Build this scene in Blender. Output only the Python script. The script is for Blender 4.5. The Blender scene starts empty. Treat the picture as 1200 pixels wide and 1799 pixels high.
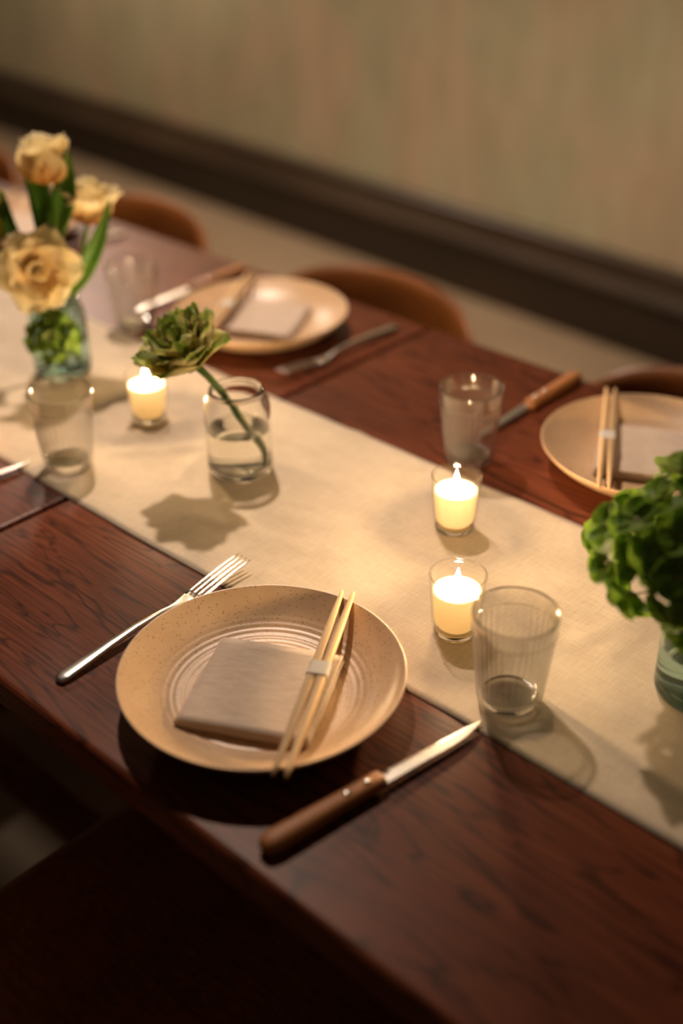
import bpy, bmesh, math, random
import numpy as np
from mathutils import Vector, Matrix
R = math.radians
SC = bpy.context.scene
COL = SC.collection
T = 0.75                                   # table top height

# ------------------------------------------------------------------ camera
F_PX, PITCH, ROLL, YAW, CH = 2107.13, R(31.737), R(-0.5005), R(42.945), T + 0.6750
fw = Vector((-math.sin(YAW)*math.cos(PITCH), math.cos(YAW)*math.cos(PITCH), -math.sin(PITCH)))
r0 = Vector((math.cos(YAW), math.sin(YAW), 0)); u0 = r0.cross(fw)
rt = math.cos(ROLL)*r0 + math.sin(ROLL)*u0
up = -math.sin(ROLL)*r0 + math.cos(ROLL)*u0
CAM = Vector((0, 0, CH))
cd = bpy.data.cameras.new('camera'); cam = bpy.data.objects.new('camera', cd); COL.objects.link(cam)
m = Matrix((rt, up, -fw)).transposed().to_4x4(); m.translation = CAM; cam.matrix_world = m
cd.sensor_fit = 'VERTICAL'; cd.sensor_height = 36; cd.sensor_width = 24
cd.lens = F_PX/1799*36
cd.dof.use_dof = True; cd.dof.focus_distance = 1.115; cd.dof.aperture_fstop = 1.5
cd.clip_start = 0.02
SC.camera = cam

def ray(px, py):
    return ((px-600)/F_PX)*rt - ((py-899.5)/F_PX)*up + fw
def on_z(px, py, z):                       # pixel -> point on a horizontal plane
    d = ray(px, py); return CAM + d*((z-CH)/d.z)
FH = Vector((fw.x, fw.y, 0)).normalized()
def beside(px, py, base, near=0.0):        # pixel -> point at the same distance as an upright thing standing at base
    d = ray(px, py); k = (Vector((base[0], base[1], 0)).dot(FH)-near)/Vector((d.x, d.y, 0)).dot(FH)
    return CAM + d*k

# ------------------------------------------------------------------ light
SC.view_settings.view_transform = 'Standard'; SC.view_settings.look = 'None'
SC.view_settings.exposure = 0.0; SC.view_settings.gamma = 1.0; SC.view_settings.use_curve_mapping = False
SC.cycles.max_bounces = 14; SC.cycles.transmission_bounces = 14; SC.cycles.transparent_max_bounces = 24
W = bpy.data.worlds.new('room_dusk'); SC.world = W; W.use_nodes = True
W.node_tree.nodes['Background'].inputs[0].default_value = (1.0, 0.76, 0.50, 1)
W.node_tree.nodes['Background'].inputs[1].default_value = 0.032
def pendant(name, loc, power, color, radius, angle, blend):      # a shaded bulb hanging over the table line, shining down
    l = bpy.data.lights.new(name, 'SPOT'); l.energy = power; l.color = color; l.shadow_soft_size = radius
    l.spot_size = R(angle); l.spot_blend = blend; l.cycles.is_caustics_light = True
    o = bpy.data.objects.new(name, l); COL.objects.link(o); o.location = loc; return o
WARM = (1.0, 0.77, 0.60)
pendant('pendant_bulb', (-1.70, 1.39, T+1.9), 170, WARM, 0.04, 102, 0.65)
sc_l = bpy.data.lights.new('wall_sconce_bulb', 'POINT'); sc_l.energy = 80; sc_l.color = WARM; sc_l.shadow_soft_size = 0.09
sc_o = bpy.data.objects.new('wall_sconce_bulb', sc_l); COL.objects.link(sc_o); sc_o.location = (-3.7, 2.45, 2.05)
FLAME = 2000.0

# ------------------------------------------------------------------ materials
def mat(name):
    m = bpy.data.materials.new(name); m.use_nodes = True
    nt = m.node_tree; b = nt.nodes['Principled BSDF']; return m, nt, b
def N(nt, t, **kw):
    n = nt.nodes.new(t)
    for k, v in kw.items():
        if k.startswith('i_'):
            key = k[2:]; key = int(key) if key.isdigit() else key.replace('_', ' ')
            n.inputs[key].default_value = v
        else: setattr(n, k, v)
    return n
def ramp(nt, fac, stops):
    n = N(nt, 'ShaderNodeValToRGB'); e = n.color_ramp.elements
    while len(e) < len(stops): e.new(0.5)
    for el, (p, c) in zip(e, stops): el.position = p; el.color = (*c, 1)
    nt.links.new(fac, n.inputs[0]); return n
def coords(nt, scale=(1, 1, 1), kind='Object', rot=(0, 0, 0)):
    t = N(nt, 'ShaderNodeTexCoord'); mp = N(nt, 'ShaderNodeMapping')
    mp.inputs['Scale'].default_value = scale; mp.inputs['Rotation'].default_value = rot
    nt.links.new(t.outputs[kind], mp.inputs[0]); return mp.outputs[0]
def noise(nt, vec, scale, detail=4, rough=0.55, dist=0.0):
    n = N(nt, 'ShaderNodeTexNoise', i_Scale=scale, i_Detail=detail, i_Roughness=rough, i_Distortion=dist)
    nt.links.new(vec, n.inputs['Vector']); return n
def bump(nt, b, h, strength, dist):
    n = N(nt, 'ShaderNodeBump', i_Strength=strength, i_Distance=dist)
    nt.links.new(h, n.inputs['Height']); nt.links.new(n.outputs[0], b.inputs['Normal']); return n
def mix(nt, fac, a, c, mode='MIX'):
    n = N(nt, 'ShaderNodeMix', data_type='RGBA', blend_type=mode)
    if isinstance(fac, (int, float)): n.inputs[0].default_value = fac
    else: nt.links.new(fac, n.inputs[0])
    for s, v in ((n.inputs[6], a), (n.inputs[7], c)):
        if isinstance(v, tuple): s.default_value = (*v, 1)
        else: nt.links.new(v, s)
    return n.outputs[2]
def math_(nt, op, a, c=0.0):
    n = N(nt, 'ShaderNodeMath', operation=op)
    for s, v in ((n.inputs[0], a), (n.inputs[1], c)):
        if isinstance(v, (int, float)): s.default_value = v
        else: nt.links.new(v, s)
    return n.outputs[0]
M = {}
def plain(name, col, rough=0.5, metal=0.0, spec=0.5):
    m, nt, b = mat(name); b.inputs['Base Color'].default_value = (*col, 1)
    b.inputs['Roughness'].default_value = rough; b.inputs['Metallic'].default_value = metal
    b.inputs['Specular IOR Level'].default_value = spec; M[name] = m; return m, nt, b

def wood(name, dark, mid, light, scale, rough, grain=(1.0, 9.0, 9.0), bumps=0.15, lines=0.6, spec=0.4):
    m, nt, b = mat(name); M[name] = m
    v = coords(nt, grain)
    big = noise(nt, v, scale, 3, 0.5, 0.6)
    rings = math_(nt, 'FRACT', math_(nt, 'MULTIPLY', big.outputs[0], 9.0))
    tri = math_(nt, 'ABSOLUTE', math_(nt, 'SUBTRACT', rings, 0.5))
    fine = noise(nt, coords(nt, (grain[0]*3, grain[1]*14, grain[2]*14)), scale, 5, 0.65)
    base = ramp(nt, fine.outputs[0], [(0.3, dark), (0.52, mid), (0.75, light)])
    ln = ramp(nt, tri, [(0.0, (lines,)*3), (0.16, (1, 1, 1)), (1.0, (1, 1, 1))])
    tone = ramp(nt, noise(nt, coords(nt, (grain[0]*.6, grain[1]*.3, grain[2]*.3)), scale*.8, 2).outputs[0], [(0.3, (.62, .6, .6)), (0.7, (1.25, 1.2, 1.15))])
    c = mix(nt, 1.0, mix(nt, 1.0, base.outputs[0], ln.outputs[0], 'MULTIPLY'), tone.outputs[0], 'MULTIPLY')
    nt.links.new(c, b.inputs['Base Color']); b.inputs['Roughness'].default_value = rough
    bump(nt, b, fine.outputs[0], bumps, 0.00008); b.inputs['Specular IOR Level'].default_value = spec; return m
wood('table_wood', (.072, .0175, .0078), (.140, .038, .0165), (.210, .062, .027), 3.2, 0.36, (1.0, 7.0, 7.0), 0.25, 0.36, 0.11)
wood('chair_wood', (.19, .060, .011), (.28, .095, .020), (.36, .135, .032), 5, 0.38, (2, 2, 14), 0.06, 0.8)
wood('knife_wood', (.36, .14, .042), (.46, .19, .06), (.55, .24, .085), 18, 0.5, (14, 1.2, 14), 0.1, 0.85)
wood('chopstick_wood', (.62, .40, .19), (.70, .47, .23), (.77, .54, .29), 30, 0.55, (14, 0.6, 14), 0.06, 0.93)

m, nt, b = mat('linen'); M['linen'] = m
w1 = noise(nt, coords(nt, (45, 1300, 45)), 1.0, 3, 0.6); w2 = noise(nt, coords(nt, (1300, 45, 45)), 1.0, 3, 0.6)
blot = noise(nt, coords(nt, (14, 22, 14)), 1.0, 4, 0.6)
thread = math_(nt, 'ADD', math_(nt, 'MULTIPLY', w1.outputs[0], 0.5), math_(nt, 'MULTIPLY', w2.outputs[0], 0.5))
c1 = ramp(nt, thread, [(0.34, (.50, .405, .30)), (0.5, (.61, .51, .39)), (0.68, (.69, .59, .465))])
c2 = ramp(nt, blot.outputs[0], [(0.3, (.88, .87, .86)), (0.7, (1.06, 1.06, 1.06))])
nt.links.new(mix(nt, 1.0, c1.outputs[0], c2.outputs[0], 'MULTIPLY'), b.inputs['Base Color'])
b.inputs['Roughness'].default_value = 0.92; b.inputs['Specular IOR Level'].default_value = 0.15
bump(nt, b, thread, 0.5, 0.00018)

m, nt, b = mat('plate_glaze'); M['plate_glaze'] = m
vo = N(nt, 'ShaderNodeTexVoronoi', i_Scale=420.0); nt.links.new(coords(nt), vo.inputs['Vector'])
pick = N(nt, 'ShaderNodeSeparateColor'); nt.links.new(vo.outputs['Color'], pick.inputs[0])
spot = math_(nt, 'MULTIPLY', math_(nt, 'LESS_THAN', vo.outputs['Distance'], 0.34), math_(nt, 'GREATER_THAN', pick.outputs[0], 0.72))
cl = ramp(nt, noise(nt, coords(nt), 26, 4).outputs[0], [(0.3, (.59, .39, .225)), (0.7, (.68, .465, .28))])
nt.links.new(mix(nt, math_(nt, 'MULTIPLY', spot, 0.55), cl.outputs[0], (.22, .11, .045)), b.inputs['Base Color'])
b.inputs['Roughness'].default_value = 0.36; b.inputs['Specular IOR Level'].default_value = 0.5
bump(nt, b, noise(nt, coords(nt), 300, 3).outputs[0], 0.08, 0.0004)

m, nt, b = mat('napkin_paper'); M['napkin_paper'] = m
fb = noise(nt, coords(nt, (60, 320, 100)), 1.0, 5, 0.65, 0.8)
cc = ramp(nt, fb.outputs[0], [(0.3, (.53, .415, .325)), (0.55, (.63, .51, .41)), (0.8, (.70, .58, .475))])
nt.links.new(cc.outputs[0], b.inputs['Base Color']); b.inputs['Roughness'].default_value = 0.95
b.inputs['Specular IOR Level'].default_value = 0.1; bump(nt, b, fb.outputs[0], 0.5, 0.00014)

m, nt, b = mat('wall_cloth'); M['wall_cloth'] = m
va = noise(nt, coords(nt, (7, 7, 3.0)), 1.0, 4, 0.6); vb = noise(nt, coords(nt, (2.6, 2.6, 2.0)), 1.0, 3, 0.6)
vc = noise(nt, coords(nt, (60, 60, 4)), 1.0, 3, 0.6)
k1 = ramp(nt, va.outputs[0], [(0.35, (.50, .425, .275)), (0.52, (.56, .465, .31)), (0.68, (.59, .51, .34))])
k2 = ramp(nt, vb.outputs[0], [(0.36, (.86, .95, .90)), (0.64, (1.06, .98, .97))])
k3 = ramp(nt, vc.outputs[0], [(0.3, (.92,)*3), (0.7, (1.06,)*3)])
nt.links.new(mix(nt, 1, mix(nt, 1, k1.outputs[0], k2.outputs[0], 'MULTIPLY'), k3.outputs[0], 'MULTIPLY'), b.inputs['Base Color'])
b.inputs['Roughness'].default_value = 0.9; b.inputs['Specular IOR Level'].default_value = 0.15

m, nt, b = mat('floor_finish'); M['floor_finish'] = m
fa = noise(nt, coords(nt, (3, 3, 3)), 1.0, 5, 0.6)
nt.links.new(ramp(nt, fa.outputs[0], [(0.3, (.30, .215, .13)), (0.7, (.40, .295, .185))]).outputs[0], b.inputs['Base Color'])
b.inputs['Roughness'].default_value = 0.6
wood('skirting_wood', (.026, .016, .009), (.036, .023, .013), (.048, .031, .018), 3, 0.45, (1, 9, 9), 0.1, 0.85)
wood('cap_wood', (.070, .046, .027), (.088, .060, .036), (.11, .075, .046), 3, 0.4, (1, 9, 9), 0.1, 0.85)
plain('black_steel', (.012, .011, .010), 0.5, 0.6)
plain('steel', (.76, .72, .66), 0.27, 1.0)
plain('rivet_steel', (.85, .82, .76), 0.25, 1.0)
plain('wick', (.02, .015, .01), 0.9)
plain('paper_band', (.66, .61, .54), 0.8, 0, 0.2)
m, nt, b = mat('wax'); M['wax'] = m; nt.nodes.remove(b)      # light entering the pool glows out through the sides
d_ = N(nt, 'ShaderNodeBsdfDiffuse'); d_.inputs[0].default_value = (.98, .89, .68, 1)
t_ = N(nt, 'ShaderNodeBsdfTranslucent'); t_.inputs[0].default_value = (.98, .89, .68, 1)
x_ = N(nt, 'ShaderNodeMixShader'); x_.inputs[0].default_value = 0.6
nt.links.new(d_.outputs[0], x_.inputs[1]); nt.links.new(t_.outputs[0], x_.inputs[2]); nt.links.new(x_.outputs[0], nt.nodes['Material Output'].inputs[0])
m, nt, b = mat('flame'); M['flame'] = m
nt.nodes.remove(b); e = N(nt, 'ShaderNodeEmission'); e.inputs[0].default_value = (1.0, 0.68, 0.36, 1); e.inputs[1].default_value = FLAME
nt.links.new(e.outputs[0], nt.nodes['Material Output'].inputs[0])

def thin_glass(name, tint, power, rough, base=0.04, top=0.9):      # a wall thin enough not to bend what is seen through it
    m, nt, b = mat(name); M[name] = m; nt.nodes.remove(b)
    tr = N(nt, 'ShaderNodeBsdfTransparent'); tr.inputs[0].default_value = (*tint, 1)
    gl = N(nt, 'ShaderNodeBsdfGlossy'); gl.inputs['Roughness'].default_value = rough
    lw = N(nt, 'ShaderNodeLayerWeight', i_Blend=0.5)
    f = math_(nt, 'ADD', math_(nt, 'MULTIPLY', math_(nt, 'POWER', lw.outputs['Facing'], power), top), base)
    mx = N(nt, 'ShaderNodeMixShader'); nt.links.new(f, mx.inputs[0])
    nt.links.new(tr.outputs[0], mx.inputs[1]); nt.links.new(gl.outputs[0], mx.inputs[2])
    nt.links.new(mx.outputs[0], nt.nodes['Material Output'].inputs[0])
def thick_glass(name, tint, clear, ior=1.45):  # part refracting, part letting light straight through
    m, nt, b = mat(name); M[name] = m; nt.nodes.remove(b)
    tr = N(nt, 'ShaderNodeBsdfTransparent'); tr.inputs[0].default_value = (*tint, 1)
    gl = N(nt, 'ShaderNodeBsdfGlass', i_Roughness=0.0, i_IOR=ior); gl.inputs[0].default_value = (*tint, 1)
    mx = N(nt, 'ShaderNodeMixShader'); mx.inputs[0].default_value = clear
    nt.links.new(gl.outputs[0], mx.inputs[1]); nt.links.new(tr.outputs[0], mx.inputs[2])
    nt.links.new(mx.outputs[0], nt.nodes['Material Output'].inputs[0])
thin_glass('votive_glass', (.99, .985, .975), 5.0, 0.03)
thin_glass('ribbed_glass', (.975, .975, .965), 1.6, 0.08, 0.05, 0.9)
thick_glass('clear_jar_glass', (.985, .985, .975), 0.0)
thick_glass('aqua_jar_glass', (.86, .965, .95), 0.0)
thick_glass('water', (.985, .99, .98), 0.0, 1.33)

def petal_mat(name, stops, streak=None, trans=0.45, rough=0.55, edge=None):
    m, nt, b = mat(name); M[name] = m
    uv = N(nt, 'ShaderNodeUVMap'); sp = N(nt, 'ShaderNodeSeparateXYZ'); nt.links.new(uv.outputs[0], sp.inputs[0])
    tc = noise(nt, coords(nt), 60, 3)
    v = math_(nt, 'ADD', sp.outputs[1], math_(nt, 'MULTIPLY', math_(nt, 'SUBTRACT', tc.outputs[0], 0.5), 0.35))
    c = ramp(nt, v, stops).outputs[0]
    if streak:
        mp = N(nt, 'ShaderNodeMapping'); mp.inputs['Scale'].default_value = (5, 0.7, 1); nt.links.new(uv.outputs[0], mp.inputs[0])
        ob = noise(nt, mp.outputs[0], 1.6, 4, 0.6, 0.5)
        mid = math_(nt, 'SUBTRACT', 1.0, math_(nt, 'MULTIPLY', math_(nt, 'ABSOLUTE', math_(nt, 'SUBTRACT', sp.outputs[0], 0.5)), 3.0))
        f = ramp(nt, math_(nt, 'ADD', ob.outputs[0], math_(nt, 'MULTIPLY', mid, 0.18)), [(0.52, (0, 0, 0)), (0.72, (1, 1, 1))])
        c = mix(nt, f.outputs[0], c, streak)
    nt.links.new(c, b.inputs['Base Color']); b.inputs['Roughness'].default_value = rough
    b.inputs['Specular IOR Level'].default_value = 0.3
    tl = N(nt, 'ShaderNodeBsdfTranslucent'); nt.links.new(c, tl.inputs[0])
    mx = N(nt, 'ShaderNodeMixShader'); mx.inputs[0].default_value = trans
    nt.links.new(b.outputs[0], mx.inputs[1]); nt.links.new(tl.outputs[0], mx.inputs[2])
    nt.links.new(mx.outputs[0], nt.nodes['Material Output'].inputs[0])
petal_mat('cream_petal', [(0.0, (.78, .44, .08)), (0.26, (.90, .70, .32)), (0.55, (.95, .86, .60)), (1.0, (.95, .87, .63))], None, 0.66)
petal_mat('yellow_green_petal', [(0.0, (.30, .32, .03)), (0.6, (.55, .48, .10)), (1.0, (.66, .58, .2))])
petal_mat('parrot_petal', [(0.0, (.40, .43, .12)), (0.35, (.76, .70, .36)), (0.8, (.80, .73, .42)), (1.0, (.40, .50, .12))], (.30, .40, .08), 0.6)
petal_mat('tulip_leaf', [(0.0, (.19, .32, .05)), (0.5, (.11, .27, .03)), (1.0, (.16, .32, .045))], None, 0.4, 0.45)
petal_mat('hydrangea_sepal', [(0.0, (.32, .42, .08)), (0.4, (.18, .33, .035)), (1.0, (.27, .43, .055))], None, 0.45, 0.5)
petal_mat('hydrangea_pale', [(0.0, (.38, .42, .16)), (0.5, (.26, .38, .09)), (1.0, (.32, .44, .12))], None, 0.35, 0.5)
plain('stem_green', (.085, .155, .028), 0.5)
plain('stem_brown', (.24, .13, .06), 0.7)
plain('floret_eye', (.50, .48, .26), 0.6)
plain('stamen', (.75, .60, .30), 0.6)

# ------------------------------------------------------------------ mesh helpers
def link(name, me, parent=None, mt=None):
    o = bpy.data.objects.new(name, me); COL.objects.link(o)
    if mt and me is not None and not me.materials: me.materials.append(M[mt])
    if parent: o.parent = parent
    return o
def mesh(name, V, F, mt=None, smooth=True, uv=None):
    me = bpy.data.meshes.new(name); me.from_pydata([tuple(v) for v in V], [], [tuple(f) for f in F])
    if smooth: me.polygons.foreach_set('use_smooth', [True]*len(me.polygons))
    if uv is not None:
        l = me.uv_layers.new(name='UVMap')
        idx = np.zeros(len(me.loops), dtype=np.int32); me.loops.foreach_get('vertex_index', idx)
        l.data.foreach_set('uv', np.asarray(uv, dtype=np.float32)[idx].ravel())
    if mt: me.materials.append(M[mt])
    me.update(); return me
def thing(name, label, cat, loc=(0, 0, 0), rz=0.0, group=None):
    o = bpy.data.objects.new(name, None); COL.objects.link(o); o.empty_display_size = 0.02
    o.location = loc; o.rotation_euler = (0, 0, rz); return tag(o, label, cat, group)
def tag(o, label, cat, group=None):
    o['label'] = label; o['category'] = cat
    if group: o['group'] = group
    return o
def struct(o): o['kind'] = 'structure'; return o
def copy_tree(o, parent=None):
    c = o.copy(); COL.objects.link(c); c.parent = parent
    for ch in list(o.children): copy_tree(ch, c)
    return c
def lathe(prof, n, mod=None):
    V = []; F = []; rows = []
    for j, (r, z) in enumerate(prof):
        if r < 1e-6: rows.append([len(V)]); V.append((0, 0, z)); continue
        row = []
        for i in range(n):
            a = 2*math.pi*i/n; rr = r + (mod(j, a, r, z) if mod else 0)
            row.append(len(V)); V.append((rr*math.cos(a), rr*math.sin(a), z))
        rows.append(row)
    for a, b in zip(rows, rows[1:]):
        for i in range(n):
            k = (i+1) % n
            if len(a) == 1 and len(b) == 1: continue
            if len(a) == 1: F.append((a[0], b[k], b[i]))
            elif len(b) == 1: F.append((a[i], a[k], b[0]))
            else: F.append((a[i], a[k], b[k], b[i]))
    return V, F
def sm(prof, k=4):                          # round a profile by Catmull-Rom
    P = [Vector((p[0], p[1], 0)) for p in prof]; out = []
    for i in range(len(P)-1):
        a, b, c, d = P[max(i-1, 0)], P[i], P[i+1], P[min(i+2, len(P)-1)]
        for s in range(k):
            t = s/k
            q = 0.5*((2*b)+(c-a)*t+(2*a-5*b+4*c-d)*t*t+(3*b-a-3*c+d)*t**3); out.append((max(q.x, 0), q.y))
    out.append(prof[-1]); return out
def tube(path, rad, n=8):
    P = [Vector(p) for p in path]; V = []; F = []
    ref = Vector((0.31, 0.17, 0.93)).normalized()
    for i, p in enumerate(P):
        t = (P[min(i+1, len(P)-1)]-P[max(i-1, 0)]).normalized()
        a = t.cross(ref).normalized(); b = t.cross(a); r = rad[i] if isinstance(rad, (list, tuple)) else rad
        V += [p+(a*math.cos(2*math.pi*k/n)+b*math.sin(2*math.pi*k/n))*r for k in range(n)]
    for i in range(len(P)-1):
        for k in range(n): F.append((i*n+k, i*n+(k+1) % n, (i+1)*n+(k+1) % n, (i+1)*n+k))
    F.append(tuple(range(n))[::-1]); F.append(tuple(range((len(P)-1)*n, len(P)*n)))
    return V, F
def curve(pts, n=16):
    P = [Vector(p) for p in pts]; out = []; m_ = len(P)-1
    for s in range(n+1):
        x = s/n*m_; i = min(int(x), m_-1); t = x-i
        a, b, c, d = P[max(i-1, 0)], P[i], P[i+1], P[min(i+2, m_)]
        out.append(0.5*((2*b)+(c-a)*t+(2*a-5*b+4*c-d)*t*t+(3*b-a-3*c+d)*t**3))
    return out
def box(sx, sy, sz, bev=0.003, seg=2, off=(0, 0, 0)):
    bm = bmesh.new(); bmesh.ops.create_cube(bm, size=1.0)
    bmesh.ops.scale(bm, vec=(sx, sy, sz), verts=bm.verts)
    if bev: bmesh.ops.bevel(bm, geom=bm.edges[:], offset=bev, segments=seg, affect='EDGES', profile=0.5)
    bmesh.ops.translate(bm, vec=off, verts=bm.verts); return bm
def bmo(name, bm, mt, parent=None, loc=(0, 0, 0), smooth=False):
    me = bpy.data.meshes.new(name); bm.to_mesh(me); bm.free()
    if smooth: me.polygons.foreach_set('use_smooth', [True]*len(me.polygons))
    me.materials.append(M[mt]); o = link(name, me, parent); o.location = loc; return o
def loft(secs):                             # rings of equal length, capped
    n = len(secs[0]); V = [p for s in secs for p in s]; F = []
    for i in range(len(secs)-1):
        for k in range(n): F.append((i*n+k, i*n+(k+1) % n, (i+1)*n+(k+1) % n, (i+1)*n+k))
    F.append(tuple(range(n))[::-1]); F.append(tuple(range((len(secs)-1)*n, len(secs)*n)))
    return V, F

# ------------------------------------------------------------------ the room
WALL_ROT = R(-4.2)
wall_o = Vector((-3.153, 2.985, 0))
def room_box(name, sx, sy, sz, mt, x, y, z, bev=0.0):
    bm = box(sx, sy, sz, bev); o = bmo(name, bm, mt); o.rotation_euler = (0, 0, WALL_ROT)
    o.location = wall_o + Matrix.Rotation(WALL_ROT, 3, 'Z') @ Vector((x, y, 0)) + Vector((0, 0, z)); return struct(o)
fl = bmo('floor', box(12, 7.5, 0.06, 0), 'floor_finish'); fl.location = (-2.0, 0.75, -0.03); struct(fl)
room_box('wall_back', 11, 0.12, 2.7, 'wall_cloth', 1.0, 0.085, 1.35)
def moulding(name, prof, mt):
    V = []; F = []; n = len(prof)
    for x in (-4.5, 6.5): V += [(x, p[0], p[1]) for p in prof]
    for k in range(n): F.append((k, (k+1) % n, n+(k+1) % n, n+k))
    F += [tuple(range(n))[::-1], tuple(range(n, 2*n))]
    o = struct(link(name, mesh(name, V, F, mt, False)))
    o.rotation_euler = (0, 0, WALL_ROT); o.location = wall_o + Matrix.Rotation(WALL_ROT, 3, 'Z') @ Vector((0, 0.025, 0))
moulding('baseboard_back', [(0, 0), (-0.026, 0), (-0.026, .160), (-0.020, .168), (0, .168)], 'skirting_wood')
moulding('trim_1', [(0, .1685), (-0.040, .1685), (-0.042, .176), (-0.036, .186), (-0.026, .200), (-0.020, .225), (-0.018, .248), (-0.024, .252), (-0.026, .262), (-0.018, .270), (0, .272)], 'cap_wood')

# ------------------------------------------------------------------ tables
Y0, Y1, SEAM = 0.392, 1.2515, -0.985
def table(label, xa, xb):
    L = xb-xa; Wd = Y1-Y0
    t = thing('dining_table', label, 'table', ((xa+xb)/2, (Y0+Y1)/2, 0))
    bmo('tabletop', box(L, Wd, 0.034, 0.006, 3, (0, 0, T-0.017)), 'table_wood', t)
    for s in (-1, 1):
        bmo('apron', box(L-0.70, 0.02, 0.05, 0.002, 1, (0, s*(Wd/2-0.09), T-0.034-0.025)), 'table_wood', t)
        bmo('apron', box(0.02, Wd-0.2, 0.05, 0.002, 1, (s*(L/2-0.36), 0, T-0.034-0.025)), 'table_wood', t)
        bmo('stretcher', box(L-0.06, 0.045, 0.05, 0.004, 1, (0, s*(Wd/2-0.245), 0.15)), 'table_wood', t)
        bmo('cross_rail', box(0.045, 0.36, 0.04, 0.004, 1, (s*(L/2-0.50), 0, 0.105)), 'table_wood', t)
        for q in (-1, 1):
            bmo('leg', box(0.055, 0.055, T-0.034, 0.004, 1, (s*(L/2-0.50), q*(Wd/2-0.28), (T-0.034)/2)), 'table_wood', t)
    return t
table('dark red-brown wooden table under the fork, the wood-handled knife and both neighbouring candles', SEAM, 0.85)
table('dark red-brown wooden table under the cream tulips, pushed end to end with another', -2.82, SEAM-0.0025)

# ------------------------------------------------------------------ runner
RZ = T + 0.0022                            # surface things on the runner stand on
def runner():
    xs = np.linspace(-2.75, 0.6, 336); ys = np.linspace(0, 1, 41)
    rng = random.Random(5); ph = [rng.uniform(0, 6.28) for _ in range(12)]
    def edge(x, k): return 0.0016*math.sin(x*3.1+ph[k])+0.0010*math.sin(x*8.3+ph[k+1])+0.0006*math.sin(x*21+ph[k+2])
    folds = []
    for (p0, p1, w, h) in (((215, 772), (345, 742), .010, .0042), ((200, 800), (365, 785), .008, .0030), ((300, 850), (360, 800), .008, .0018),
                           ((640, 760), (560, 790), .010, .0012), ((1010, 1130), (1120, 1085), .006, .0016), ((1060, 1160), (1180, 1070), .006, .0010),
                           ((590, 930), (480, 900), .010, .0010), ((330, 905), (520, 960), .009, .0009), ((960, 1180), (1080, 1260), .009, .0009)):
        a = on_z(*p0, T); b = on_z(*p1, T); folds.append((a.x, a.y, b.x, b.y, w, h))
    top = []; V = []; F = []
    for x in xs:
        ya = 0.6186+edge(x, 0)+0.004*(x+0.75)*0.5; yb = 0.9437+edge(x, 4)
        for s in ys:
            y = ya+(yb-ya)*s; z = 0.0
            for (ax, ay, bx, by, w, h) in folds:
                dx, dy = bx-ax, by-ay; l2 = dx*dx+dy*dy
                t = ((x-ax)*dx+(y-ay)*dy)/l2; tt = min(max(t, 0), 1)
                d2 = (x-ax-tt*dx)**2+(y-ay-tt*dy)**2
                if d2 < 9*w*w: z += 1.6*h*math.exp(-d2/(w*w))
            z += 0.0003*math.sin(x*71+y*63+ph[11])*math.sin(x*29-y*17)+0.0005*(math.sin(x*37+y*19+ph[8])+math.sin(x*23-y*41+ph[9]))*(0.5+0.5*math.sin(x*5+ph[10]))
            if s < 0.02 or s > 0.98: z -= 0.0007
            V.append((x, y, T+0.0018+max(z, -0.0006)))
    nx, ny = len(xs), len(ys); top = nx*ny
    for i in range(nx-1):
        for j in range(ny-1): F.append((i*ny+j, (i+1)*ny+j, (i+1)*ny+j+1, i*ny+j+1))
    for i in range(nx):
        for j in (0, ny-1): V.append((V[i*ny+j][0], V[i*ny+j][1], T+0.0001))
    for i in range(nx-1):
        a, b = top+2*i, top+2*i+2
        F.append((a, b, (i+1)*ny, i*ny)); F.append((b+1, a+1, i*ny+ny-1, (i+1)*ny+ny-1))
    o = link('table_runner', mesh('table_runner', V, F, 'linen'))
    tag(o, 'long beige linen runner laid down the middle of the tables', 'table runner')
runner()

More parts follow.
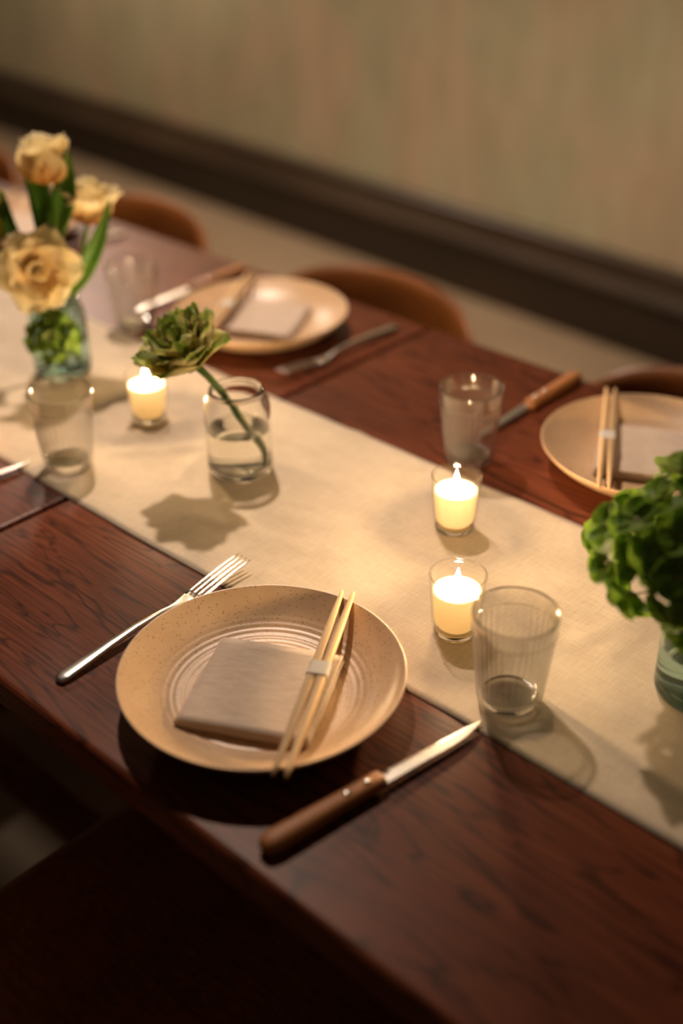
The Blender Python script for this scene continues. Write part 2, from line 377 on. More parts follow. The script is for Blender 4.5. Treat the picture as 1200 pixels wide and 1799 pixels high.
# ------------------------------------------------------------------ chairs
def make_chair(label, x, yc, flip, group=None):
    """backrest centre at yc, open side towards the table; local +y points to the table"""
    t = thing('dining_chair', label, 'chair', (x, yc, 0), math.pi if flip else 0.0, group)
    hw, ht = 0.24, 0.705
    V = []; F = []; nu, nv = 33, 11
    for side in (0, 1):
        for i in range(nu):
            u = -1+2*i/(nu-1)
            hgt = 0.185*(1-abs(u)**6*0.72); zc = ht-0.0925-0.012*u*u
            for j in range(nv):
                v = -1+2*j/(nv-1)
                th = 0.011*(1-0.75*max(abs(u)**8, abs(v)**6))
                y = 0.105*abs(u)**2.1 - 0.02*v*0.5
                V.append((hw*u*(1-0.015*v*v), y+(th if side else -th), zc+v*hgt/2))
    s = nu*nv
    for i in range(nu-1):
        for j in range(nv-1):
            a = i*nv+j; F.append((a, a+1, a+nv+1, a+nv)); F.append((s+a, s+a+nv, s+a+nv+1, s+a+1))
        F.append((i*nv, (i+1)*nv, s+(i+1)*nv, s+i*nv)); a = i*nv+nv-1; F.append((a, s+a, s+a+nv, a+nv))
    for j in range(nv-1):
        F.append((j, s+j, s+j+1, j+1)); a = (nu-1)*nv+j; F.append((a, a+1, s+a+1, s+a))
    link('backrest', mesh('backrest', V, F, 'chair_wood'), t)
    # seat: rounded panel with a shallow dip
    V = []; F = []; n = 40
    for k, (zz, f) in enumerate(((0.424, .97), (0.418, .9), (0.414, 0.0001), (0.44, 1.0), (0.445, .97), (0.442, .6), (0.438, 0.0001))):
        pass
    rings = [(0.412, .0), (0.412, .9), (0.416, .985), (0.428, 1.0), (0.438, .985), (0.440, .93), (0.434, .5), (0.433, 0)]
    def se(a, f): 
        c, s_ = math.cos(a), math.sin(a); return (0.222*f*math.copysign(abs(c)**.35, c), 0.235+0.205*f*math.copysign(abs(s_)**.4, s_))
    rows = []
    for z, f in rings:
        if f == 0: rows.append([len(V)]); V.append((0, 0.235, z)); continue
        rows.append(list(range(len(V), len(V)+n)))
        for i in range(n): p = se(2*math.pi*i/n, f); V.append((p[0], p[1], z))
    for a, b in zip(rows, rows[1:]):
        for i in range(n):
            k = (i+1) % n
            if len(a) == 1: F.append((a[0], b[k], b[i]))
            elif len(b) == 1: F.append((a[i], a[k], b[0]))
            else: F.append((a[i], a[k], b[k], b[i]))
    link('seat', mesh('seat', V, F, 'chair_wood'), t)
    for sx in (-1, 1):
        p = curve([(sx*0.19, 0.03, 0), (sx*0.175, 0.07, 0.42), (sx*0.165, 0.045, 0.53), (sx*0.16, 0.038, 0.60)], 12)
        link('leg', mesh('leg', *tube(p, [0.010+0.006*math.sin(math.pi*(0.15+0.7*i/12)) for i in range(13)], 10), 'chair_wood'), t)
        p = [(sx*0.195, 0.415, 0), (sx*0.178, 0.39, 0.414)]
        link('leg', mesh('leg', *tube(p, [0.010, 0.015], 10), 'chair_wood'), t)
        link('stretcher', mesh('stretcher', *tube([(sx*0.187, 0.045, 0.2), (sx*0.188, 0.40, 0.2)], 0.008, 8), 'chair_wood'), t)
    link('seat_rail', mesh('seat_rail', *tube([(-0.17, 0.39, 0.395), (0.17, 0.39, 0.395)], 0.012, 8), 'chair_wood'), t)
    return t
make_chair('curved-back wooden chair behind the plate nearest the green tulip', -1.228, 1.47, True)
make_chair('curved-back wooden chair behind the plate beside the big green hydrangea', -0.602, 1.47, True)
make_chair('curved-back wooden chair at the far side behind the cream tulips', -1.845, 1.47, True)
make_chair('farthest curved-back wooden chair along the wall, past the cream tulips', -2.455, 1.47, True)
make_chair('curved-back wooden chair tucked under the table below the fork', -0.628, 0.185, False)

# ------------------------------------------------------------------ plates
def plate_mesh():
    inner = [(0, .0080)]
    r = 0.0
    while r < 0.1195:
        r += 0.0011
        base = 0.0080 if r < 0.070 else 0.0080+0.0235*((r-0.070)/0.0495)**1.75
        rp = 0.00020*math.sin(2*math.pi*r/0.0058)*max(0, min(1, (r-0.03)/0.015))*max(0, min(1, (0.100-r)/0.012))
        inner.append((r, base+rp))
    pr = inner+[(.1212, .0330), (.1220, .0325), (.1216, .0310), (.1185, .0268), (.111, .0192), (.098, .0095), (.085, .0042), (.068, .0022), (.066, 0), (.060, 0), (.058, .0022), (.03, .003), (0, .003)]
    return mesh('plate', *lathe(pr[::-1], 128), 'plate_glaze')
PM = plate_mesh()
PLATES = {'near': (-.588, .532), 'near_left': (-1.203, .532), 'far_right': (-.551, 1.102), 'far_mid': (-1.160, 1.0835), 'far_left': (-1.772, 1.085)}
PLB = {'near': 'speckled beige stoneware plate with throwing rings between the fork and wood-handled knife',
       'near_left': 'speckled beige plate beyond the ribbed glass next to the cream tulips, only its rim showing',
       'far_right': 'speckled beige plate beside the leafy green hydrangea',
       'far_mid': 'speckled beige plate behind the single green tulip',
       'far_left': 'speckled beige plate behind the cream tulips'}
for k, (x, y) in PLATES.items():
    o = link('dinner_plate', PM); o.location = (x, y, T); tag(o, PLB[k], 'plate', 'plates on the tables')
    o.rotation_euler.z = hash(k) % 7 if False else x*9

# ------------------------------------------------------------------ napkins
def napkin_mesh(seed):
    rng = random.Random(seed); S = 0.0565
    # one sheet folded to and fro: the section is a flattened serpentine, open on the right, rounded fold at left
    zs = [0.0, 0.0018, 0.0036, 0.0054]; path = []
    for l, z in enumerate(zs):
        xs = np.linspace(-S, S, 15) if l % 2 == 0 else np.linspace(S, -S, 15)
        for x in xs: path.append((x*(1-0.012*l), z))
        if l < 3:
            sx = 1 if l % 2 == 0 else -1
            for a in (-50, 0, 50): path.append((sx*(S+0.0009*math.cos(R(a)))*(1-0.012*l), z+0.0009+0.0009*math.sin(R(a))))
    ny = 15; V = []; F = []; th = 0.0013
    m_ = len(path)
    nrm = []
    for i in range(m_):
        a = path[max(i-1, 0)]; b = path[min(i+1, m_-1)]; d = math.hypot(b[0]-a[0], b[1]-a[1]) or 1
        nrm.append((-(b[1]-a[1])/d, (b[0]-a[0])/d))
    for side in (-1, 1):
        for i, (x, z) in enumerate(path):
            l = z/0.0054
            for j in range(ny):
                y = (-1+2*j/(ny-1))*S*(1.0-0.004*math.sin(7*l))
                lift = 0.0022*l*(0.5+0.5*math.sin(1.7+x*30))*(abs(y)/S)**2 + 0.0016*l*(x/S)*0.4
                sag = -0.0012*l*(1-(x/S)**2)*(1-(y/S)**2)
                zz = 0.0012+z+lift+sag+side*th/2*nrm[i][1]
                V.append((x+side*th/2*nrm[i][0]+0.0006*math.sin(y*80+l*9), y, max(zz, 0)))
    s = m_*ny
    for i in range(m_-1):
        for j in range(ny-1):
            a = i*ny+j; F.append((a, a+1, a+ny+1, a+ny)); F.append((s+a, s+a+ny, s+a+ny+1, s+a+1))
        F.append((i*ny, (i+1)*ny, s+(i+1)*ny, s+i*ny)); a = i*ny+ny-1; F.append((a, s+a, s+a+ny, a+ny))
    for j in range(ny-1):
        F.append((j, s+j, s+j+1, j+1)); a = (m_-1)*ny+j; F.append((a, a+1, s+a+1, s+a))
    return mesh('napkin', V, F, 'napkin_paper')
NM = napkin_mesh(2)
NLB = {'near': 'folded square tan napkin on the plate between fork and wood-handled knife',
       'far_right': 'folded square tan napkin on the plate beside the green hydrangea',
       'far_mid': 'folded square tan napkin on the plate behind the single green tulip',
       'far_left': 'folded square tan napkin on the plate behind the cream tulips'}
for k, lb in NLB.items():
    x, y = PLATES[k]; far = k != 'near'; s = -1 if far else 1
    o = link('napkin', NM); o.location = (x+s*0.003, y-s*0.005, T+0.0092)
    o.rotation_euler = (0, 0, R(27.5)+(math.pi if far else 0)); tag(o, lb, 'napkin', 'napkins on the plates')

# ------------------------------------------------------------------ chopsticks
def stick_mesh(side):
    secs = []; L = 0.242; n = 12
    for i in range(25):
        v = -1+2*i/24; w = 0.0042-0.0023*abs(v)**1.8; h = 0.0034-0.0017*abs(v)**1.8
        off = side*(0.0041+0.0012*abs(v)**1.4)
        if abs(v) > 0.99: w *= .8; h *= .8
        secs.append([(off+w*math.copysign(abs(math.cos(a))**.6, math.cos(a)), v*L/2, h*math.copysign(abs(math.sin(a))**.6, math.sin(a))) for a in [2*math.pi*(k+.5)/n for k in range(n)]])
    return mesh('chopstick', *loft(secs), 'chopstick_wood')
SMESH = [stick_mesh(-1), stick_mesh(1)]
def band_mesh():
    secs = []; pts = [2*math.pi*k/24 for k in range(24)]
    for y in (-0.0085, 0.0085):
        secs.append([(0.0090*math.copysign(abs(math.cos(a))**.35, math.cos(a)), y, 0.0041*math.copysign(abs(math.sin(a))**.35, math.sin(a))) for a in pts])
    V, F = loft(secs); return mesh('paper_band', V, F, 'paper_band', False)
BM_ = band_mesh()
CLB = {'near': 'pair of wooden chopsticks in a paper band across the plate between fork and knife',
       'far_right': 'pair of wooden chopsticks in a paper band across the plate beside the hydrangea',
       'far_mid': 'pair of wooden chopsticks in a paper band across the plate behind the green tulip',
       'far_left': 'pair of wooden chopsticks in a paper band across the plate behind the cream tulips'}
for k, lb in CLB.items():
    x, y = PLATES[k]; s = 1 if k == 'near' else -1
    t = thing('chopstick_pair', lb, 'chopsticks', (x+s*0.043, y+s*0.022, T+0.0355), R(30.2)+(0 if s > 0 else math.pi), 'chopsticks on the plates')
    for q in (0, 1): link('chopstick', SMESH[q], t)
    bnd = link('paper_band', BM_, t); bnd.location = (0, 0.006, 0)

# ------------------------------------------------------------------ forks
def fork_mesh():
    secs = []; n = 12; V = []; F = []
    #        s,     half width, half thick, z
    prof = [(0.000, .0030, .0016, .0040), (0.002, .0062, .0021, .0042), (0.008, .0074, .0023, .0046), (0.03, .0066, .0023, .0062), (0.06, .0052, .0022, .0085),
            (0.09, .0041, .0021, .0100), (0.12, .0034, .0021, .0090), (0.132, .0035, .0020, .0072), (0.142, .0058, .0016, .0055), (0.150, .0088, .0013, .0046), (0.158, .0103, .0012, .0048), (0.164, .0105, .0012, .0054)]
    for (s, w, h, z) in prof:
        secs.append([(w*math.copysign(abs(math.cos(a))**.7, math.cos(a)), s, z+h*math.sin(a)) for a in [2*math.pi*k/n for k in range(n)]])
    V, F = loft(secs)
    for t in range(4):
        xc = -0.0084+t*0.00560; ss = []
        for (s, w, h, z, sp) in ((0.160, .0025, .0012, .0050, 0), (0.167, .0019, .0012, .0058, 0), (0.190, .0019, .0011, .0098, 0), (0.212, .0017, .0010, .0125, 0), (0.226, .0012, .0008, .0140, 0), (0.232, .0005, .0004, .0146, 0)):
            ss.append([(xc+w*math.cos(a), s, z+h*math.sin(a)) for a in [2*math.pi*k/8 for k in range(8)]])
        v2, f2 = loft(ss); o = len(V); V = V+v2; F = F+[tuple(i+o for i in f) for f in f2]
    return mesh('fork', V, F, 'steel')
FM = fork_mesh()
def fork(lb, h, rz):
    o = link('fork', FM); o.location = (h[0], h[1], T-0.0012); o.rotation_euler.z = rz; tag(o, lb, 'fork', 'forks on the tables')
fork('steel fork reaching onto the runner beside the plate with rings', (-.735, .425), R(2.0))
fork('steel fork beside the plate behind the green tulip', (-1.022, 1.216), R(180))
fork('steel fork beside the plate behind the cream tulips', (-1.634, 1.216), R(180))

# ------------------------------------------------------------------ knives
def make_knife():
    t = bpy.data.objects.new('table_knife', None); COL.objects.link(t); t.empty_display_size = .02
    n = 16; secs = []
    for (s, w, h) in ((0, .0035, .0030), (.002, .0066, .0052), (.006, .0087, .0066), (.014, .0096, .0072), (.04, .0092, .0070), (.075, .0082, .0064), (.1, .0080, .0060), (.112, .0080, .0058), (.1135, .0074, .0052)):
        secs.append([(w*math.copysign(abs(math.cos(a))**.75, math.cos(a)), s, .0073+h*math.copysign(abs(math.sin(a))**.75, math.sin(a))) for a in [2*math.pi*k/n for k in range(n)]])
    link('handle', mesh('handle', *loft(secs), 'knife_wood'), t)
    for s in (.079, .099):
        V, F = lathe([(0, .0016), (.0022, .0014), (.0031, .0007), (.0033, 0), (.0033, -.0020), (0, -.0020)], 20)
        o = link('rivet', mesh('rivet', V, F, 'rivet_steel'), t); o.location = (0, s, .0131)
    # blade: bolster then serrated edge on -x side, curving to the point
    V = []; F = []; K = 96; s0, s1 = .112, .226
    for i in range(K+1):
        f = i/K; s = s0+(s1-s0)*f
        spine = .0066 - .0008*f - .0095*max(0, (f-.62)/.38)**2.2
        edge = -.0066 if f > .10 else -.0045
        edge += .0026*f + .0022*max(0, (f-.8)/.2)**2 + (0.0007*abs(math.sin(i*math.pi/3)) if .12 < f < .94 else 0)
        if f > .97: edge = spine - .0016*(1-f)/.03 - .0002
        hollow = edge+.0036*(1-.5*f)
        if f > .97: hollow = (edge+spine)/2
        zc = .0068-.0022*f; th = .0011*(1-.3*f)
        for (x, z) in ((edge, zc), (hollow, zc+th), (spine, zc+th), (spine, zc-th), (hollow, zc-th)): V.append((x, s, z))
    for i in range(K):
        for k in range(5): F.append((i*5+k, i*5+(k+1) % 5, (i+1)*5+(k+1) % 5, (i+1)*5+k))
    F += [(4, 3, 2, 1, 0), tuple(range(K*5, K*5+5))]
    link('blade', mesh('blade', V, F, 'steel', False), t)
    return t
KN = make_knife(); first = [True]
def knife(lb, hnd, tip):
    o = KN if first[0] else copy_tree(KN); first[0] = False
    o.location = (hnd[0], hnd[1], T+0.0001); o.rotation_euler.z = -math.atan2(tip[0]-hnd[0], tip[1]-hnd[1]); tag(o, lb, 'knife', 'knives on the tables')
knife('serrated knife with two-rivet wooden handle pointing at the ribbed glass by the candles', (-.463, .409), (-.4275, .628))
knife('wood-handled knife lying behind the ribbed glass standing off the runner', (-.736, 1.243), (-.733, 1.018))
knife('wood-handled knife beside the plate behind the green tulip', (-1.345, 1.226), (-1.343, 1.0))
knife('knife whose tip touches the runner by the ribbed glass next to the tulips', (-1.108, .414), (-1.076, .638))

# ------------------------------------------------------------------ ribbed glasses
def tumbler():
    H, ro, rb = .0939, .0357, .0262; NR = 34
    def ro_(z): return rb+(ro-rb)*min(1, max(0, z/H))**.85
    out = [(0, .0022), (.012, .0020), (.020, .0004), (.0235, 0), (.0252, .0012)]
    zs = [.004, .007, .010, .014, .02, .03, .04, .05, .06, .068, .073, .0755, .0775, .080, .084, .088, .0915, .0930]
    out += [(ro_(z)+(.0005 if z >= .0775 else 0), z) for z in zs]
    lip = [(ro+.0000, .0938), (ro-.0009, .0941), (ro-.0017, .0935)]
    inn = [(ro_(z)-(.0021 if z > .07 else .0026), z) for z in [.0915, .085, .078, .07, .055, .04, .028, .020, .0155]] + [(.0205, .0128), (.014, .0120), (0, .0118)]
    pr = out+lip+inn; no = len(out)
    def mod(j, a, r, z):
        if j < no and .004 <= z <= .0765:
            k = min(1, (z-.003)/.006, (.0775-z)/.004); return k*.0012*(abs(math.cos(a*NR/2))**.8-.55)
        if j >= no+3 and .0155 <= z <= .071: return -.00040*math.cos(a*NR)*min(1, (.074-z)/.006)
        return 0
    t = bpy.data.objects.new('ribbed_tumbler', None); COL.objects.link(t); t.empty_display_size = .02
    link('bowl', mesh('bowl', *lathe(pr, NR*10, mod), 'ribbed_glass'), t)
    link('foot', mesh('foot', *lathe(sm([(0, .0026), (.018, .0026), (.0220, .0022), (.0232, .0045), (.0236, .0085), (.0222, .0108), (.015, .0114), (0, .0114)], 3), 72), 'clear_jar_glass'), t)
    tor = [(ro-.0009+.0010*math.cos(a), .0944+.0009*math.sin(a)) for a in [2*math.pi*k/10 for k in range(11)]]
    link('lip', mesh('lip', *lathe(tor, 96), 'clear_jar_glass'), t)
    def beads(j, a, r, z): return .0003*math.cos(a*NR)
    tor = [(ro_(.0775)+.0005+.0006*math.cos(a), .0775+.0007*math.sin(a)) for a in [2*math.pi*k/8 for k in range(9)]]
    link('ridge', mesh('ridge', *lathe(tor, NR*6, beads), 'clear_jar_glass'), t)
    return t
TM = tumbler()
for i, (lb, (x, y), z) in enumerate((('clear ribbed drinking glass standing close beside a lit candle on the runner', (-.4286, .6664), RZ),
                      ('clear ribbed glass standing on bare wood beyond the runner, before a knife', (-.7109, .9774), T+.0002),
                      ('clear ribbed glass on the runner in front of the cream tulip jar', (-1.0411, .6633), RZ),
                      ('clear ribbed glass beyond the runner between tulips and the far plate', (-1.3014, .9720), T+.0002))):
    o = TM if i == 0 else copy_tree(TM); o.location = (x, y, z); o.rotation_euler.z = x*7; tag(o, lb, 'glass', 'ribbed tumblers')

# ------------------------------------------------------------------ votive candles
def make_votive():
    t = bpy.data.objects.new('votive_candle', None); COL.objects.link(t); t.empty_display_size = .02
    H = .0636; ro = lambda z: .0212+(.0263-.0212)*(z/H)
    cup = [(0, .0015), (.015, .0015), (.0185, 0), (.0204, .0006)]+[(ro(z), z) for z in (.003, .01, .02, .03, .04, .05, .058, .062)]+[(.0262, .0634), (.0254, .0638), (.0244, .0632)]
    cup += [(ro(z)-.0018, z) for z in (.06, .05, .04, .03, .02, .012)]+[(.0165, .0085), (0, .0078)]
    link('glass_cup', mesh('glass_cup', *lathe(cup, 72), 'votive_glass'), t)
    link('foot', mesh('foot', *lathe(sm([(0, .0018), (.015, .0018), (.0184, .0008), (.0198, .0028), (.0198, .0060), (.0170, .0074), (0, .0074)], 3), 64), 'clear_jar_glass'), t)
    tor = [(.0253+.0010*math.cos(a), .0641+.0008*math.sin(a)) for a in [2*math.pi*k/10 for k in range(11)]]
    link('lip', mesh('lip', *lathe(tor, 72), 'votive_glass'), t)
    wax = [(0, .0083), (.0160, .0087), (.0180, .0110)]+[(ro(z)-.0020, z) for z in (.014, .02, .03, .04, .0450)]+[(ro(.047)-.0026, .0470), (.0195, .0472), (.012, .0458), (.005, .0452), (0, .0452)]
    link('wax', mesh('wax', *lathe(wax, 64), 'wax'), t)
    link('wick', mesh('wick', *tube([(0, 0, .0448), (.0002, .0001, .049), (.0008, .0003, .0530)], .0007, 8), 'wick'), t)
    fl_ = sm([(0, .0500), (.0020, .0518), (.0032, .0550), (.0030, .0590), (.0018, .0640), (.0007, .0680), (0, .0705)], 3)
    link('flame', mesh('flame', *lathe(fl_, 14), 'flame'), t)
    return t
VO = make_votive()
for i, (lb, (x, y)) in enumerate((('lit votive candle in clear glass right beside the ribbed tumbler on the runner', (-.5224, .7130)),
                                  ('lit votive candle in clear glass in front of the tumbler off the runner', (-.6318, .8510)),
                                  ('lit votive candle in clear glass under the drooping green tulip', (-1.0622, .7987)))):
    o = VO if i == 0 else copy_tree(VO); o.location = (x, y, RZ); o.rotation_euler.z = i*1.3; tag(o, lb, 'candle', 'lit votive candles')

# ------------------------------------------------------------------ jars with water
def make_jar(glass, level, k=1.0):
    t = bpy.data.objects.new('jar_vase', None); COL.objects.link(t); t.empty_display_size = .02
    pr = [(0, .002), (.024, .0018), (.029, 0), (.0335, .0016), (.0362, .006), (.0367, .014), (.0367, .05), (.0365, .078), (.0352, .0875), (.0322, .0935), (.0300, .0965), (.0303, .0990), (.0296, .1012), (.0280, .1016), (.0266, .1000), (.0265, .0968), (.0286, .0925), (.0318, .0860), (.0335, .0765), (.0338, .05), (.0338, .018), (.0318, .0118), (.026, .0098), (0, .0092)]
    link('glass', mesh('glass', [(x*k, y*k, z) for x, y, z in lathe(sm(pr, 3), 96)[0]], lathe(sm(pr, 3), 96)[1], glass), t)
    wp = [(0, .0089), (.026, .0094), (.0321, .0114), (.0341, .0178), (.0341, level-.001), (.0341, level), (.0330, level-.0006), (.0315, level-.0010), (0, level-.0010)]
    link('water', mesh('water', [(x*k, y*k, z) for x, y, z in lathe(wp, 96)[0]], lathe(wp, 96)[1], 'water'), t)
    return t
JAR, TEAL, RIGHT = (-.888, .787), (-1.253, .811), (-.3155, .786)
o = make_jar('clear_jar_glass', .055); o.location = (*JAR, RZ); tag(o, 'clear glass jar with water holding the single green tulip', 'vase', 'glass jar vases')
o = make_jar('aqua_jar_glass', .045); o.location = (*TEAL, RZ); tag(o, 'aqua glass jar holding cream tulips', 'vase', 'glass jar vases')
o = make_jar('aqua_jar_glass', .050, 1.06); o.location = (*RIGHT, RZ); tag(o, 'aqua glass jar holding the leafy green hydrangea', 'vase', 'glass jar vases')

# ------------------------------------------------------------------ flowers
def frame(axis):
    a = Vector(axis).normalized(); h = Vector((0, 0, 1)) if abs(a.z) < 0.9 else Vector((1, 0, 0))
    e1 = a.cross(h).normalized(); return a, e1, a.cross(e1)
def petal(name, parent, mt, base, axis, az, L, Wd, t0, t1, cup=0.3, ruff=0.0, jag=0.0, tip=0.5, seed=0, r0_=0.004, wprof=None, twist=0.0):
    a, e1, e2 = frame(axis); rng = random.Random(seed)
    er = e1*math.cos(az)+e2*math.sin(az); et = -e1*math.sin(az)+e2*math.cos(az)
    nu, nv = 11, 13; V = []; UV = []; F = []
    p = Vector(base)+er*r0_; ph = [rng.uniform(0, 6.28) for _ in range(4)]
    for j in range(nv):
        v = j/(nv-1); ang = t0+(t1-t0)*v
        d = a*math.cos(ang)+er*math.sin(ang); nn = er*math.cos(ang)-a*math.sin(ang)   # nn: outward normal
        if j: p = p+d*(L/(nv-1))
        w = Wd*(wprof(v) if wprof else (math.sin(math.pi*min(1, .12+.80*v**.8))**.6 if v < .97 else .38))
        tw = twist*v; ett = et*math.cos(tw)+nn*math.sin(tw); nnn = nn*math.cos(tw)-et*math.sin(tw)
        for i in range(nu):
            u = -1+2*i/(nu-1)
            q = p+ett*(u*w)-nnn*(cup*w*u*u)+nnn*(ruff*Wd*math.sin(u*5+ph[0]+v*3)*v*abs(u)**.7)
            q += d*(-tip*Wd*.5*u*u*v**3) + d*(ruff*Wd*.5*math.sin(u*7+ph[1])*v**2)
            if jag and v > .55: q += d*(rng.uniform(-1, 1)*jag*Wd*(v-.5)) + ett*(rng.uniform(-1, 1)*jag*Wd*.5*abs(u)*(v-.4))
            V.append(q); UV.append(((u+1)/2, v))
    for j in range(nv-1):
        for i in range(nu-1): b_ = j*nu+i; F.append((b_, b_+1, b_+nu+1, b_+nu))
    # a real thickness
    o = link(name, mesh(name, V, F, mt, True, UV), parent)
    md = o.modifiers.new('thickness', 'SOLIDIFY'); md.thickness = 0.0006; md.offset = 0
    return o
LEAFW = lambda v: max(0.03, math.sin(math.pi*(0.10+0.90*v)**0.8)**.9)
def stem(parent, pts, r1, r2, mt='stem_green', name='stem'):
    p = curve(pts, 18); link(name, mesh(name, *tube(p, [r1+(r2-r1)*i/18 for i in range(19)], 10), mt), parent)
def leaf(parent, base, tipp, wd, bulge, seed):
    """strap leaf from base to tip, bulging sideways, folded along its middle"""
    b = Vector(base); t = Vector(tipp); d = t-b; L = d.length; a = d.normalized()
    side = a.cross(-FH).normalized(); nn = side.cross(a).normalized(); V = []; UV = []; F = []
    nu, nv = 7, 15
    for j in range(nv):
        v = j/(nv-1); c = b+d*v+side*(bulge*math.sin(math.pi*v))+nn*(0.012*math.sin(math.pi*v*1.2+seed))
        w = wd*max(.02, (math.sin(math.pi*(.18+.82*v)))**.8)
        for i in range(nu):
            u = -1+2*i/(nu-1); V.append(c+side*(u*w)+nn*(abs(u)*w*.45)); UV.append(((u+1)/2, v))
    for j in range(nv-1):
        for i in range(nu-1): k = j*nu+i; F.append((k, k+1, k+nu+1, k+nu))
    o = link('leaf', mesh('leaf', V, F, 'tulip_leaf', True, UV), parent)
    md = o.modifiers.new('thickness', 'SOLIDIFY'); md.thickness = 0.0009; md.offset = 0

# the green parrot tulip leaning out of the clear jar
t = thing('parrot_tulip', 'drooping green and cream ruffled tulip leaning out of the clear jar', 'flower', (0, 0, 0))
hb = beside(341, 643, JAR, 0.006)
ax = (beside(292, 566, JAR, 0.020)-hb).normalized()
stem(t, [Vector((JAR[0]+.030, JAR[1]+.006, RZ+.016)), beside(463, 800, JAR, -.012)*0.3+Vector((JAR[0]+.022, JAR[1]+.004, RZ+.045))*.7, beside(402, 706, JAR, .010), beside(366, 662, JAR, .010), hb+ax*.002], .0034, .0042)
rng = random.Random(11)
for ring, (cnt, L, Wd, a0, a1) in enumerate(((6, .060, .022, R(56), R(66)), (7, .064, .022, R(40), R(46)), (6, .064, .020, R(24), R(30)), (5, .058, .017, R(10), R(12)))):
    for k in range(cnt):
        petal('petal', t, 'parrot_petal', hb, ax, 2*math.pi*(k+.45*ring)/cnt+rng.uniform(-.15, .15), L*rng.uniform(.9, 1.06), Wd*rng.uniform(1.0, 1.3),
              a0+rng.uniform(-.15, .15), a1+rng.uniform(-.25, .25), .32, .14, .13, .45, rng.randrange(9999))

# cream tulips in the aqua jar
def tulip(label, px, py, near, axis, rings, foot, mt='cream_petal', ruff=.13, mid=None):
    t = thing('tulip', label, 'flower', (0, 0, 0)); b = beside(px, py, TEAL, near); ax = Vector(axis).normalized()
    f = Vector((TEAL[0]+foot[0], TEAL[1]+foot[1], RZ+.014)); nk = Vector((TEAL[0]+foot[2], TEAL[1]+foot[3], RZ+.095))
    stem(t, [f, nk, mid if mid else nk*.35+b*.65-ax*.03, b-ax*.012, b+ax*.002], .0028, .0032)
    rg = random.Random(int(px*7+py))
    for ring, (cnt, L, Wd, a0, a1) in enumerate(rings):
        for k in range(cnt):
            petal('petal', t, mt, b, ax, 2*math.pi*(k+.5*ring)/cnt+rg.uniform(-.12, .12), L*rg.uniform(.92, 1.06), Wd*rg.uniform(.9, 1.1), a0, a1+rg.uniform(-.18, .18), .28, ruff, 0, .35, rg.randrange(9999))
    return t, b, ax
tocam = (CAM-beside(62, 470, TEAL, .05)).normalized()
t1, b1, a1 = tulip('wide open cream tulip with an amber heart facing out, lowest of the bunch', 64, 474, .035, tocam+Vector((.12, .05, -.05)),
               ((6, .052, .027, R(62), R(88)), (6, .044, .023, R(45), R(70)), (4, .028, .014, R(12), R(30))), (.012, -.010, .010, -.016))
for k in range(6):
    p0 = b1+a1*.003; p1 = b1+a1*.020+Vector((math.cos(k), math.sin(k)*.6, math.sin(k*2)))*.005
    link('stamen', mesh('stamen', *tube([p0, p0.lerp(p1, .6), p1], [.0009, .0008, .0016], 6), 'stamen'), t1)
t2, b2, a2 = tulip('upright cream tulip cup between two long leaves, tallest of the bunch', 82, 322, -.005, (-.05, .08, 1.0),
               ((5, .062, .029, R(32), R(24)), (4, .060, .026, R(20), R(12))), (-.006, .006, -.004, .008), 'cream_petal', .07)
leaf(t2, beside(92, 430, TEAL, .0), beside(30, 278, TEAL, .0), .0150, .010, 1)
leaf(t2, beside(92, 420, TEAL, .008), beside(114, 262, TEAL, .0), .0150, .006, 2)
t3, b3, a3 = tulip('cream tulip cup leaning away from the bunch towards the chair', 152, 392, -.030, Vector((.10, .12, 1.0)),
               ((6, .062, .030, R(46), R(44)), (4, .055, .025, R(22), R(14))), (-.014, -.004, .012, .012))
leaf(t3, beside(118, 520, TEAL, .0), beside(193, 352, TEAL, .0), .0110, .008, 0)
t4, b4, a4 = tulip('yellow-green tulip bud at the outer edge of the bunch', -8, 425, -.005, (-.15, -.05, 1.0),
               ((5, .060, .024, R(28), R(12)), (3, .055, .022, R(14), R(4))), (-.010, -.012, -.014, -.010), 'yellow_green_petal', .05)
leaf(t4, beside(55, 440, TEAL, .006), beside(-2, 338, TEAL, .004), .0085, -.006, 1)

# hydrangeas
def floret_mesh(mt, seed, size):
    rng = random.Random(seed); V = []; F = []; UV = []; nu, nv = 7, 7
    for k in range(4):
        a = math.pi/2*k+rng.uniform(-.12, .12); er = Vector((math.cos(a), math.sin(a), 0)); et = Vector((-math.sin(a), math.cos(a), 0))
        lift = rng.uniform(.15, .5); o = len(V); sc = size*rng.uniform(.88, 1.1)
        for j in range(nv):
            v = j/(nv-1); w = sc*.74*max(.10, math.sin(math.pi*min(.93, .08+.85*v**.9))**.65)
            for i in range(nu):
                u = -1+2*i/(nu-1); q = er*(sc*v*(1-.12*u*u*v))+et*(u*w)
                q.z += sc*(lift*v*v*.7+.22*u*u*w/sc*1.6-.05*math.sin(u*4+k))
                V.append(q); UV.append(((u+1)/2, v))
        for j in range(nv-1):
            for i in range(nu-1): b_ = o+j*nu+i; F.append((b_, b_+1, b_+nu+1, b_+nu))
    return mesh('floret', V, F, mt, True, UV)
FLO = [floret_mesh('hydrangea_sepal', i, .0165) for i in range(4)]+[floret_mesh('hydrangea_pale', i+9, .0150) for i in range(2)]
EYE = mesh('floret_eye', *lathe([(0, -.001), (.0012, -.0004), (.0016, .0008), (.0010, .0020), (0, .0024)], 8), 'floret_eye')
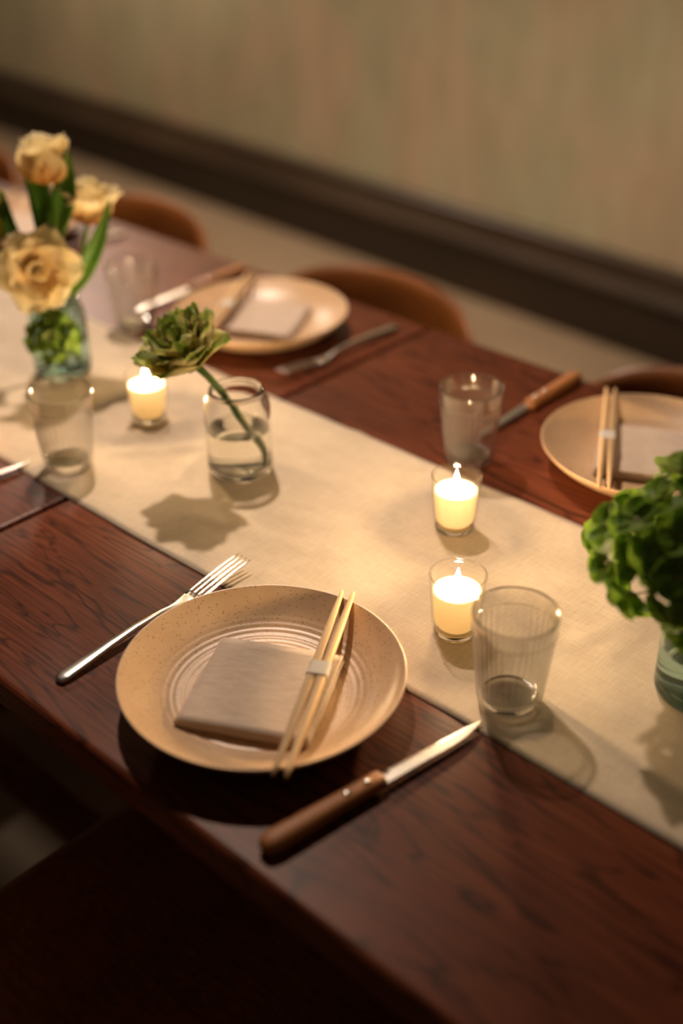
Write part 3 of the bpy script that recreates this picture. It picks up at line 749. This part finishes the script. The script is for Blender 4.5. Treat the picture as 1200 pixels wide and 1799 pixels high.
def hydrangea(label, centre, radii, count, foot, neck, seed, pale, name='hydrangea', size=1.0):
    t = thing(name, label, 'flower', (0, 0, 0)); rng = random.Random(seed); c = Vector(centre)
    hub = c-Vector((0, 0, radii[2]*.55))
    stem(t, [foot, neck, hub.lerp(neck, .4), hub], .0034, .0036, 'stem_green')
    for k in range(count):
        zz = 1-2*(k+.5)/count*0.86; a = k*2.39996; rr = math.sqrt(max(0, 1-zz*zz)); s = rng.uniform(.80, 1.08)
        d = Vector((rr*math.cos(a)*radii[0], rr*math.sin(a)*radii[1], zz*radii[2]))*s; p = c+d
        nrm = Vector((d.x/radii[0]**2, d.y/radii[1]**2, d.z/radii[2]**2)).normalized()+Vector((rng.uniform(-.45, .45), rng.uniform(-.45, .45), rng.uniform(-.45, .45)))
        o = link('floret', FLO[rng.randrange(4) if rng.random() > pale else 4+rng.randrange(2)], t)
        f = rng.uniform(.85, 1.2)*size
        o.matrix_world = Matrix.Translation(p) @ nrm.to_track_quat('Z', 'Y').to_matrix().to_4x4() @ Matrix.Rotation(rng.uniform(0, 6), 4, 'Z') @ Matrix.Scale(f, 4)
        e = link('floret_centre', EYE, o)
        if k % 3 == 0:
            link('pedicel', mesh('pedicel', *tube([hub, hub.lerp(p, .55)+Vector((0, 0, .006)), p], [.0012, .0009, .0008], 5), 'stem_green'), t)
    return t
rc = beside(1264, 975, RIGHT, .005)
hydrangea('leafy green hydrangea head in the aqua jar beside the far plate', rc, (.088, .080, .060), 84,
          Vector((RIGHT[0]+.012, RIGHT[1]-.006, RZ+.015)), Vector((RIGHT[0]+.004, RIGHT[1]-.002, RZ+.09)), 4, .16, size=1.2)
lc = beside(94, 594, TEAL, .058)
hydrangea('small clump of green hydrangea florets hanging under the cream tulips', lc, (.036, .030, .029), 62,
          Vector((TEAL[0]+.004, TEAL[1]+.016, RZ+.015)), Vector((TEAL[0], TEAL[1], RZ+.108))-FH*.022, 9, .2, size=.50)

for o in COL.objects:
    if o.type != 'MESH': continue
    if o.name.startswith(('glass.', 'water')) or o.name == 'glass': o.cycles.is_caustics_caster = True
    if o.name.startswith(('table_runner', 'tabletop')): o.cycles.is_caustics_receiver = True
